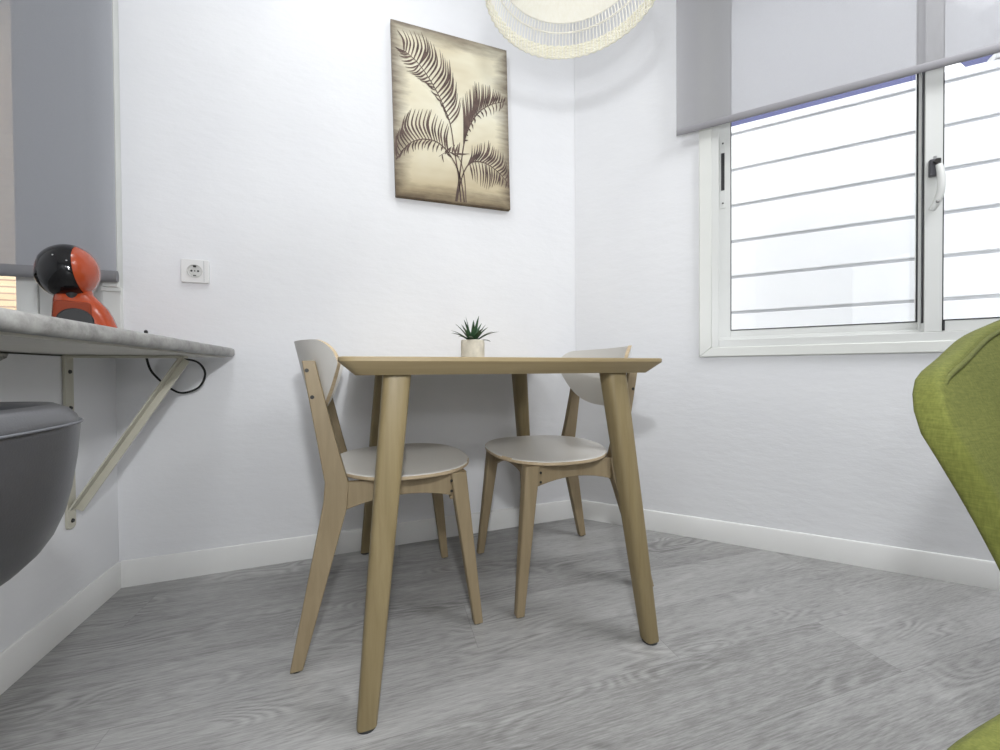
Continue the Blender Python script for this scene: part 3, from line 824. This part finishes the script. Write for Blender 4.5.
# ------------------------------------------------------------------ chairs
def make_chair():
    root = empty('dining_chair')
    SZ = .442
    # seat: plywood, laminated top
    bm = bmesh.new()
    n = 56
    def outline(gro, z):
        pts = []
        for k in range(n):
            t = 2 * pi * k / n
            c_, s_ = cos(t), sin(t)
            e = .86
            x = math.copysign(abs(c_) ** e, c_) * .199; y = math.copysign(abs(s_) ** e, s_) * (.233 - .016 * (1 - c_) / 2)
            rr_ = math.hypot(x, y)
            pts.append(V(x + .044 + gro * x / rr_, y + gro * y / rr_, z + .006 * (max(0, -c_)) ** 2))
        return pts
    rings = [outline(-.004, SZ - .014), outline(0, SZ - .011), outline(0, SZ - .003), outline(-.003, SZ)]
    loft(bm, rings)
    bm.faces.ensure_lookup_table()
    bmesh.ops.recalc_face_normals(bm, faces=bm.faces)
    for f_ in bm.faces:
        f_.material_index = 1 if f_.normal.z > .7 else 0
    obj('seat', bm, [M['plyedge'], M['laminate']], root, fixn=False)
    # backrest: bent half moon panel in front of the posts
    bm = bmesh.new()
    Rb = .2876; A = radians(49.3)
    nu, nv = 40, 14
    def outl(u):       # top and bottom of the panel for u in -1..1
        a = abs(u)
        top = .100 - .004 * a * a - .050 * (1 - math.sqrt(max(0, 1 - max(0, (a - .74) / .26) ** 2)))
        bot = -.114 + .152 * a ** 2.7
        return top, max(min(bot, top - .004), bot if a < 1 else bot)
    zc, lean = .693, .22
    def pt(u, v, off):
        top, bot = outl(u); h = bot + (top - bot) * v
        a = u * A
        r_ = Rb + off
        return V(Rb - r_ * cos(a) - .219 - lean * h, r_ * sin(a), zc + h)
    # thickness: off 0 (front) and .011 (back)
    us = [.35 * (-1 + 2 * i / nu) + .65 * sin(pi / 2 * (-1 + 2 * i / nu)) for i in range(nu + 1)]; vsx = [j / nv for j in range(nv + 1)]
    F = [[bm.verts.new(pt(u, v, 0)) for v in vsx] for u in us]; B = [[bm.verts.new(pt(u, v, .011)) for v in vsx] for u in us]
    for i in range(nu):
        for j in range(nv):
            f_ = bm.faces.new((F[i][j], F[i + 1][j], F[i + 1][j + 1], F[i][j + 1])); f_.material_index = 1
            f_ = bm.faces.new((B[i][j], B[i][j + 1], B[i + 1][j + 1], B[i + 1][j])); f_.material_index = 1
    for i in range(nu):
        for j in (0, nv):
            bm.faces.new((F[i][j], F[i + 1][j], B[i + 1][j], B[i][j]))
    for j in range(nv):
        for i in (0, nu):
            bm.faces.new((F[i][j], F[i][j + 1], B[i][j + 1], B[i][j]))
    obj('backrest', bm, [M['plyedge'], M['laminate']], root)
    # rear legs: one bent board each, posts lean back above the seat, feet rake back below
    for s in (-1, 1):
        prof = [(-.246, 0), (-.218, 0), (-.118, .36), (-.112, .42), (-.133, .50), (-.170, .66), (-.187, .738), (-.216, .738), (-.208, .68), (-.186, .54), (-.169, .43), (-.173, .38)]
        bm = bmesh.new()
        def yz(z): return s * (.160 + .012 * max(0, z - .42) / .33 + .046 * max(0, .42 - z) / .42)
        a_ = [V(x, yz(z) + .013, max(z, .003)) for x, z in prof]; b_ = [V(x, yz(z) - .013, max(z, .003)) for x, z in prof]
        loft(bm, [a_, b_])
        lg = obj('leg', bm, M['chairwood'], root, bevel=.003)
        for (bx, bz) in ((-.208, .714), (-.197, .648)):
            bm = bmesh.new(); y = yz(bz) + s * .013; cyl(bm, (bx + .003, y - s * .004, bz), (bx + .003, y + s * .0012, bz), .0048, n=14); obj('bolt', bm, M['dark'], lg)
        bm = bmesh.new(); cyl(bm, (-.2315, s * .206, 0), (-.2315, s * .206, .004), .0105, n=14); obj('foot_pad', bm, M['rubber'], lg)
        # front leg
        bm = bmesh.new()
        t0, t1 = V(.172, s * .178, .428), V(.222, s * .203, .003)
        r0 = [V(t0.x + x, t0.y + y, t0.z) for x, y in superell(.023, .021, .28, 24)]; r1 = [V(t1.x + x, t1.y + y, t1.z) for x, y in superell(.0125, .0125, .28, 24)]
        loft(bm, [r0, r1])
        lg = obj('leg', bm, M['chairwood'], root, ang=30)
        bm = bmesh.new(); cyl(bm, (t1.x, t1.y, 0), (t1.x, t1.y, .004), .0105, n=14); obj('foot_pad', bm, M['rubber'], lg)
        for z in (.408, .380):
            bm = bmesh.new(); cyl(bm, (.150, s * (.178 + .0215), z), (.150, s * (.178 + .0235), z), .0038, n=12); obj('bolt', bm, M['dark'], lg)
        # side rail with an arched lower edge
        bm = bmesh.new()
        xs_ = [-.135 + .30 * i / 12 for i in range(13)]
        low = [(x, .350 + .030 * (1 - ((x - .03) / .165) ** 2)) for x in xs_]
        pr_ = [(x, z) for x, z in low] + [(.165, .425), (-.135, .425)]
        ry = lambda x: s * (.160 + (x + .135) / .30 * .018)
        loft(bm, [[V(x, ry(x) + .010, z) for x, z in pr_], [V(x, ry(x) - .010, z) for x, z in pr_]])
        obj('seat_rail', bm, M['chairwood'], root, bevel=.002)
    for x0 in (.160, -.128):
        bm = bmesh.new()
        hw_ = .180 if x0 > 0 else .158
        ys = [-hw_ + 2 * hw_ * i / 12 for i in range(13)]
        pr_ = [(y, .350 + .042 * (1 - (y / hw_) ** 2)) for y in ys] + [(hw_, .425), (-hw_, .425)]
        loft(bm, [[V(x0 - .010, y, z) for y, z in pr_], [V(x0 + .010, y, z) for y, z in pr_]])
        obj('seat_rail', bm, M['chairwood'], root, bevel=.002)
    return root
ch1 = make_chair()
ch1.location = (.833, -.376, 0); ch1.rotation_euler = (0, 0, radians(2.0))
tag(ch1, 'white seated birch chair at the left side of the table, back toward the worktop', 'chair', 'dining chairs at the table')
ch2 = copy_tree(ch1)
ch2.location = (1.406, -.386, 0); ch2.rotation_euler = (0, 0, pi + radians(-.5))
ch2['label'] = 'white seated birch chair at the right side of the table, back toward the window wall'

# ------------------------------------------------------------------ potted succulent
pp = tag(empty('potted_succulent', (1.108, -.373, .74)), 'small spiky green succulent in a pale stone pot on the table', 'potted plant')
bm = bmesh.new()
prof = [(.034, 0), (.0375, .003), (.039, .02), (.0395, .062), (.0385, .0705), (.036, .0725), (.0335, .071), (.033, .064), (0.001, .0635)]
lathe(bm, prof, 40); obj('pot', bm, M['pot'], pp)
bm = bmesh.new(); lathe(bm, [(.0325, .0637), (.030, .0665), (.001, .068)], 30); obj('soil', bm, M['soil'], pp)
rl = random.Random(11)
for k in range(22):
    az = k * 2.399963 + .3
    t = k / 21
    el = radians(84 - 62 * t + rl.uniform(-5, 5)); ln = .070 + .014 * t + rl.uniform(-.006, .008) + (.014 if k < 4 else 0)
    bm = bmesh.new()
    d0 = V(cos(az) * cos(el), sin(az) * cos(el), sin(el)); side = V(-sin(az), cos(az), 0)
    pts = []; p = V(cos(az) * .006, sin(az) * .006, .067)
    e = el
    for i in range(8):
        pts.append(p.copy()); e -= radians(1.5 + 9 * t * (i / 7)); p += V(cos(az) * cos(e), sin(az) * cos(e), sin(e)) * ln / 7
    rings = []
    for i, q in enumerate(pts):
        s_ = i / 7; w = .0080 * (1 - s_) ** .7 * (.75 + .5 * min(1, s_ * 3)) + .0004; th_ = w * .45
        up = V(-cos(az) * sin(e), -sin(az) * sin(e), cos(e))
        rings.append([q + side * w, q + up * th_ * .3, q - side * w, q - up * th_])
    loft(bm, rings); obj('leaf', bm, M['leaf'], pp, ang=60)

# ------------------------------------------------------------------ wicker pendant
PX, PY, PZ, PR, PS = 1.254, -.783, 1.642, .354, .622
pd = tag(empty('pendant_lamp', (PX, PY, PZ)), 'round cream wicker pendant lamp hanging lit above the dining table', 'lamp')
pd.scale = (PS, PS, PS)
NR = 132
bm = bmesh.new()
for lvl in range(8):
    z = .004 + lvl * .0076
    pts = []
    for i in range(NR * 3):
        a = 2 * pi * i / (NR * 3)
        rr_ = PR - .006 + .0028 * cos(pi * (i / 3.0) + pi * lvl) + rng.uniform(-.0004, .0004)
        pts.append((rr_ * cos(a), rr_ * sin(a), z + .0007 * sin(i * .9 + lvl)))
    sweep(bm, pts, .0042, 6, closed=True, up=(0, 0, 1))
obj('rim_braid', bm, M['wicker'], pd, ang=70)
def prof(h):      # radius of the dome at height h
    t = h / .30
    return (PR - .010) * math.sqrt(max(0, 1 - t ** 2.2)) if h > .06 else PR - .010
bm = bmesh.new()
for i in range(NR):
    a = 2 * pi * i / NR
    sweep(bm, [(prof(h) * cos(a), prof(h) * sin(a), h) for h in (.002, .07, .11, .15, .19)], .0026, 5)
obj('rib_cage', bm, M['wickerw'], pd, ang=70)
bm = bmesh.new()
for h in (.104, .138):
    sweep(bm, [((prof(h) - .001) * cos(2 * pi * i / 96), (prof(h) - .001) * sin(2 * pi * i / 96), h) for i in range(96)], .0036, 6, closed=True, up=(0, 0, 1))
obj('thread_ring', bm, M['wickerw'], pd, ang=70)
bm = bmesh.new()
hs = [.138 + (.298 - .138) * (i / 14) for i in range(15)]
k_ = 96
outer = [[V((prof(h) + .002 * cos(pi * (i + j))) * cos(2 * pi * i / k_), (prof(h) + .002 * cos(pi * (i + j))) * sin(2 * pi * i / k_), h) for i in range(k_)] for j, h in enumerate(hs)]
inner = [[p - V(p.x, p.y, 0).normalized() * .004 - V(0, 0, .002) for p in r] for r in outer]
loft(bm, outer + inner[::-1], caps=False)
for i in range(k_): pass
obj('woven_crown', bm, M['wickerw'], pd, ang=70)
bm = bmesh.new(); lathe(bm, [(.0, .285), (.045, .285), (.045, .302), (.02, .312), (.0, .313)], 28); obj('top_disc', bm, M['wickerw'], pd)
bm = bmesh.new(); cyl(bm, (0, 0, .285), (0, 0, .225), .022, .020, n=20); obj('lamp_holder', bm, M['socket'], pd)
bm = bmesh.new(); ell(bm, (0, 0, .190), (.045, .045, .045), 0, 24, 14); obj('bulb', bm, M['bulb'], pd)
bm = bmesh.new(); cyl(bm, (0, 0, .310), (0, 0, (CEIL - PZ) / PS - .02), .0035, n=10); obj('cord', bm, M['socket'], pd)
bm = bmesh.new(); lathe(bm, [(.0, (CEIL - PZ) / PS - .028), (.045, (CEIL - PZ) / PS - .026), (.05, (CEIL - PZ) / PS), (.0, (CEIL - PZ) / PS)], 28); obj('ceiling_rose', bm, M['socket'], pd)

# ------------------------------------------------------------------ grey tub chair at the worktop
gc = tag(empty('tub_chair', (.226, -1.084, 0)), 'dark grey upholstered tub chair pushed under the grey worktop', 'chair')
def shell_ring(z, k, e=.62, n=64, ox=0):
    return [V(x * k + ox, y * k, z) for x, y in superell(.203, .225, e, n)]
bm = bmesh.new()
prof = [(.452, .35), (.453, .50), (.457, .62), (.464, .715), (.474, .79), (.488, .85), (.506, .897), (.53, .935), (.56, .962), (.60, .985), (.638, .998), (.646, .998)]
rings = [shell_ring(z, k) for z, k in prof]
inn = [shell_ring(z, k) for z, k in ((.665, .955), (.672, .90), (.665, .84), (.63, .80), (.52, .77), (.494, .76))]
R_ = rings + [shell_ring(.656, .985)] + inn
# the front (-x, toward the wall) is lower: a tub opening
def cut(p):
    if p.x < -.06:
        f_ = min(1, (-.06 - p.x) / .12); p = p.copy()
        if p.z > .48: p.z = .48 + (p.z - .48) * (1 - f_ * .9)
    return p
R_ = [[cut(p) for p in r] for r in R_]
loft(bm, R_); obj('shell', bm, M['leather'], gc, ang=70)
bm = bmesh.new()
pts = [p for p in [cut(V(x * 1.003, y * 1.003, .647)) for x, y in superell(.203, .225, .62, 96)]]
sweep(bm, pts, .0018, 6, closed=True, up=(0, 0, 1)); obj('piping', bm, M['leather2'], gc, ang=70)
bm = bmesh.new()
loft(bm, [[V(x * k, y * k, z) for x, y in superell(.165, .172, .6, 48)] for z, k in ((.495, .90), (.500, .93), (.512, .93), (.524, .9), (.528, .8))]); obj('seat_cushion', bm, M['leather'], gc, ang=60)
for sx in (-1, 1):
    for sy in (-1, 1):
        bm = bmesh.new(); sweep(bm, [(sx * .065, sy * .07, .4545), (sx * .12, sy * .12, .0)], [.016, .010], 14); obj('leg', bm, M['legwood'], gc)

# ------------------------------------------------------------------ green armchair
ga = tag(empty('armchair', (1.497, -1.75, 0)), 'olive green fabric armchair with piped wraparound arms beside the table', 'armchair')
# plan path of one side panel, local to the chair centre; near (+y) arm from the front round to the back centre
def panel(sy, name):
    path = smooth_path([(-.054, .329, 0), (.06, .332, 0), (.19, .330, 0), (.290, .292, 0), (.335, .20, 0), (.35, .08, 0), (.352, -.05, 0)], 7)
    n = len(path)
    nv = 10
    G = []
    for i, p in enumerate(path):
        t = i / (n - 1)
        d = path[min(i + 1, n - 1)] - path[max(i - 1, 0)]; d.normalize()
        out_ = V(-d.y, d.x, 0)
        col = []
        ztop = .682 + .29 * min(t, .45) + .06 * max(0, t - .45)
        dist = sum((path[k + 1] - path[k]).length for k in range(i)); rc = .055
        if dist < rc: ztop -= rc - math.sqrt(max(0, rc ** 2 - (rc - dist) ** 2))
        for j in range(nv + 1):
            v = j / nv
            # front edge rounded at the top corner
            z = .27 + (ztop - .27) * v
            lean = .37 * max(0, z - .42)
            q = p + out_ * lean
            q.z = z
            # forward flare of the top front corner
            fl_ = (1 - min(1, t / .22))
            q.x += -.024 * fl_ * max(0, (v - .60) / .40) ** 1.6
            col.append(q)
        G.append(col)
    bm = bmesh.new()
    X = [[bm.verts.new(V(p.x, p.y * sy, p.z)) for p in c_] for c_ in G]
    for i in range(n - 1):
        for j in range(nv): bm.faces.new((X[i][j], X[i + 1][j], X[i + 1][j + 1], X[i][j + 1]))
    o = obj(name, bm, M['green'], ga, ang=80)
    md = o.modifiers.new('thick', 'SOLIDIFY'); md.thickness = .030; md.offset = 0
    bv = o.modifiers.new('round', 'BEVEL'); bv.width = .011; bv.segments = 4; bv.limit_method = 'ANGLE'; bv.angle_limit = radians(50)
    # piping along the upper inner edge and down the front
    pts = []
    def inner_off(i, j):
        p = G[i][j]; d = G[min(i + 1, n - 1)][j] - G[max(i - 1, 0)][j]; d.normalize(); o_ = V(-d.y, d.x, 0)
        return p - o_ * .0196 + V(0, 0, .0055)
    for j in range(6, nv):
        q = inner_off(0, j) + V(.011, 0, 0); pts.append(q)
    for i in range(1, n): pts.append(inner_off(i, nv) + V(0, 0, -.0125))
    pts = [V(p.x, p.y * sy, p.z) for p in smooth_path(pts, 3)]
    bm = bmesh.new(); sweep(bm, pts, .0034, 7); obj('piping', bm, M['greenp'], o, ang=70)
    return o
panel(1, 'arm_panel'); panel(-1, 'arm_panel')
bm = bmesh.new()
def cush(z, k, e=.13): return [V(x + .003, y, z) for x, y in superell(.360 - k, .318 - k, e, 72)]
loft(bm, [cush(.290, .02), cush(.300, .004), cush(.310, 0), cush(.398, 0), cush(.408, .003), cush(.4135, .009), cush(.416, .020), cush(.418, .1), cush(.419, .2)])
sc_ = obj('seat_cushion', bm, M['green'], ga, ang=80)
bm = bmesh.new(); sweep(bm, [p for p in cush(.305, .002)], .0032, 7, closed=True, up=(0, 0, 1)); obj('piping', bm, M['greenp'], sc_, ang=70)
bm = bmesh.new(); loft(bm, [[V(x + .015, y, z) for x, y in superell(.290, .280, .3, 56)] for z in (.19, .20, .290)]); obj('base', bm, M['green'], ga, ang=60)
for sx in (-1, 1):
    for sy in (-1, 1):
        bm = bmesh.new(); sweep(bm, [(sx * .23 + .015, sy * .22, .20), (sx * .255 + .015, sy * .245, 0)], [.022, .013], 16); obj('leg', bm, M['legwood'], ga)

# ------------------------------------------------------------------ light
def light(name, typ, loc, energy, col=(1, 1, 1), rot=(0, 0, 0), **kw):
    d = bpy.data.lights.new(name, typ); d.energy = energy; d.color = col
    for k, v in kw.items(): setattr(d, k, v)
    o = bpy.data.objects.new(name, d); COL.objects.link(o); o.location = loc; o.rotation_euler = rot
    return o
light('wall_top_fill', 'AREA', (.66, -.74, CEIL - .03), 15.5, (.96, .98, 1), (0, 0, 0), shape='DISK', size=.5)  # added soft fill to brighten the upper back wall; no known ceiling lamp
light('rear_fill_light', 'AREA', (.9, -4.70, 1.55), 7, (.95, .97, 1), (radians(90), 0, 0), shape='RECTANGLE', size=1.6, size_y=.9)  # added fill from behind the camera; the rear wall has no window
light('right_floor_fill', 'AREA', (2.6, -1.8, CEIL - .03), 62, (.97, .98, 1), (0, 0, 0), shape='RECTANGLE', size=1.0, size_y=1.0)  # added overhead fill that lifts the floor on the right; no known fixture
# the photographer's two small lamps on a stand at the camera: they throw the ring shadows of the pendant
light('photo_lamp_upper', 'POINT', (.79, -1.63, 1.14), 46, (.96, .98, 1), shadow_soft_size=.035)
light('photo_lamp_lower', 'POINT', (.80, -1.66, .905), 9, (.96, .98, 1), shadow_soft_size=.035)

w = bpy.data.worlds.new('sky'); SC.world = w; w.use_nodes = True
bg = w.node_tree.nodes['Background']; bg.inputs['Color'].default_value = (.95, .97, 1.0, 1); bg.inputs['Strength'].default_value = 9.0

# ------------------------------------------------------------------ camera
cam = bpy.data.cameras.new('camera'); co = bpy.data.objects.new('camera', cam); COL.objects.link(co)
cam.sensor_fit = 'HORIZONTAL'; cam.sensor_width = 36; cam.lens = 36 * 379.83 / 1000; cam.clip_start = .02
yaw, pitch, roll = 0.3416, 0.0110, -0.0066
fwd = V(sin(yaw), cos(yaw), 0); rgt = V(cos(yaw), -sin(yaw), 0); up = V(0, 0, 1)
f2 = fwd * cos(pitch) - up * sin(pitch); u2 = up * cos(pitch) + fwd * sin(pitch)
r3 = rgt * cos(roll) + u2 * sin(roll); u3 = u2 * cos(roll) - rgt * sin(roll)
mw = Matrix((( r3.x, u3.x, -f2.x, .7682), (r3.y, u3.y, -f2.y, -1.5988), (r3.z, u3.z, -f2.z, .7098), (0, 0, 0, 1)))
co.matrix_world = mw
SC.camera = co

SC.view_settings.view_transform = 'Standard'; SC.view_settings.look = 'None'
SC.view_settings.gamma = 1; SC.view_settings.use_curve_mapping = False
SC.view_settings.exposure = -0.62
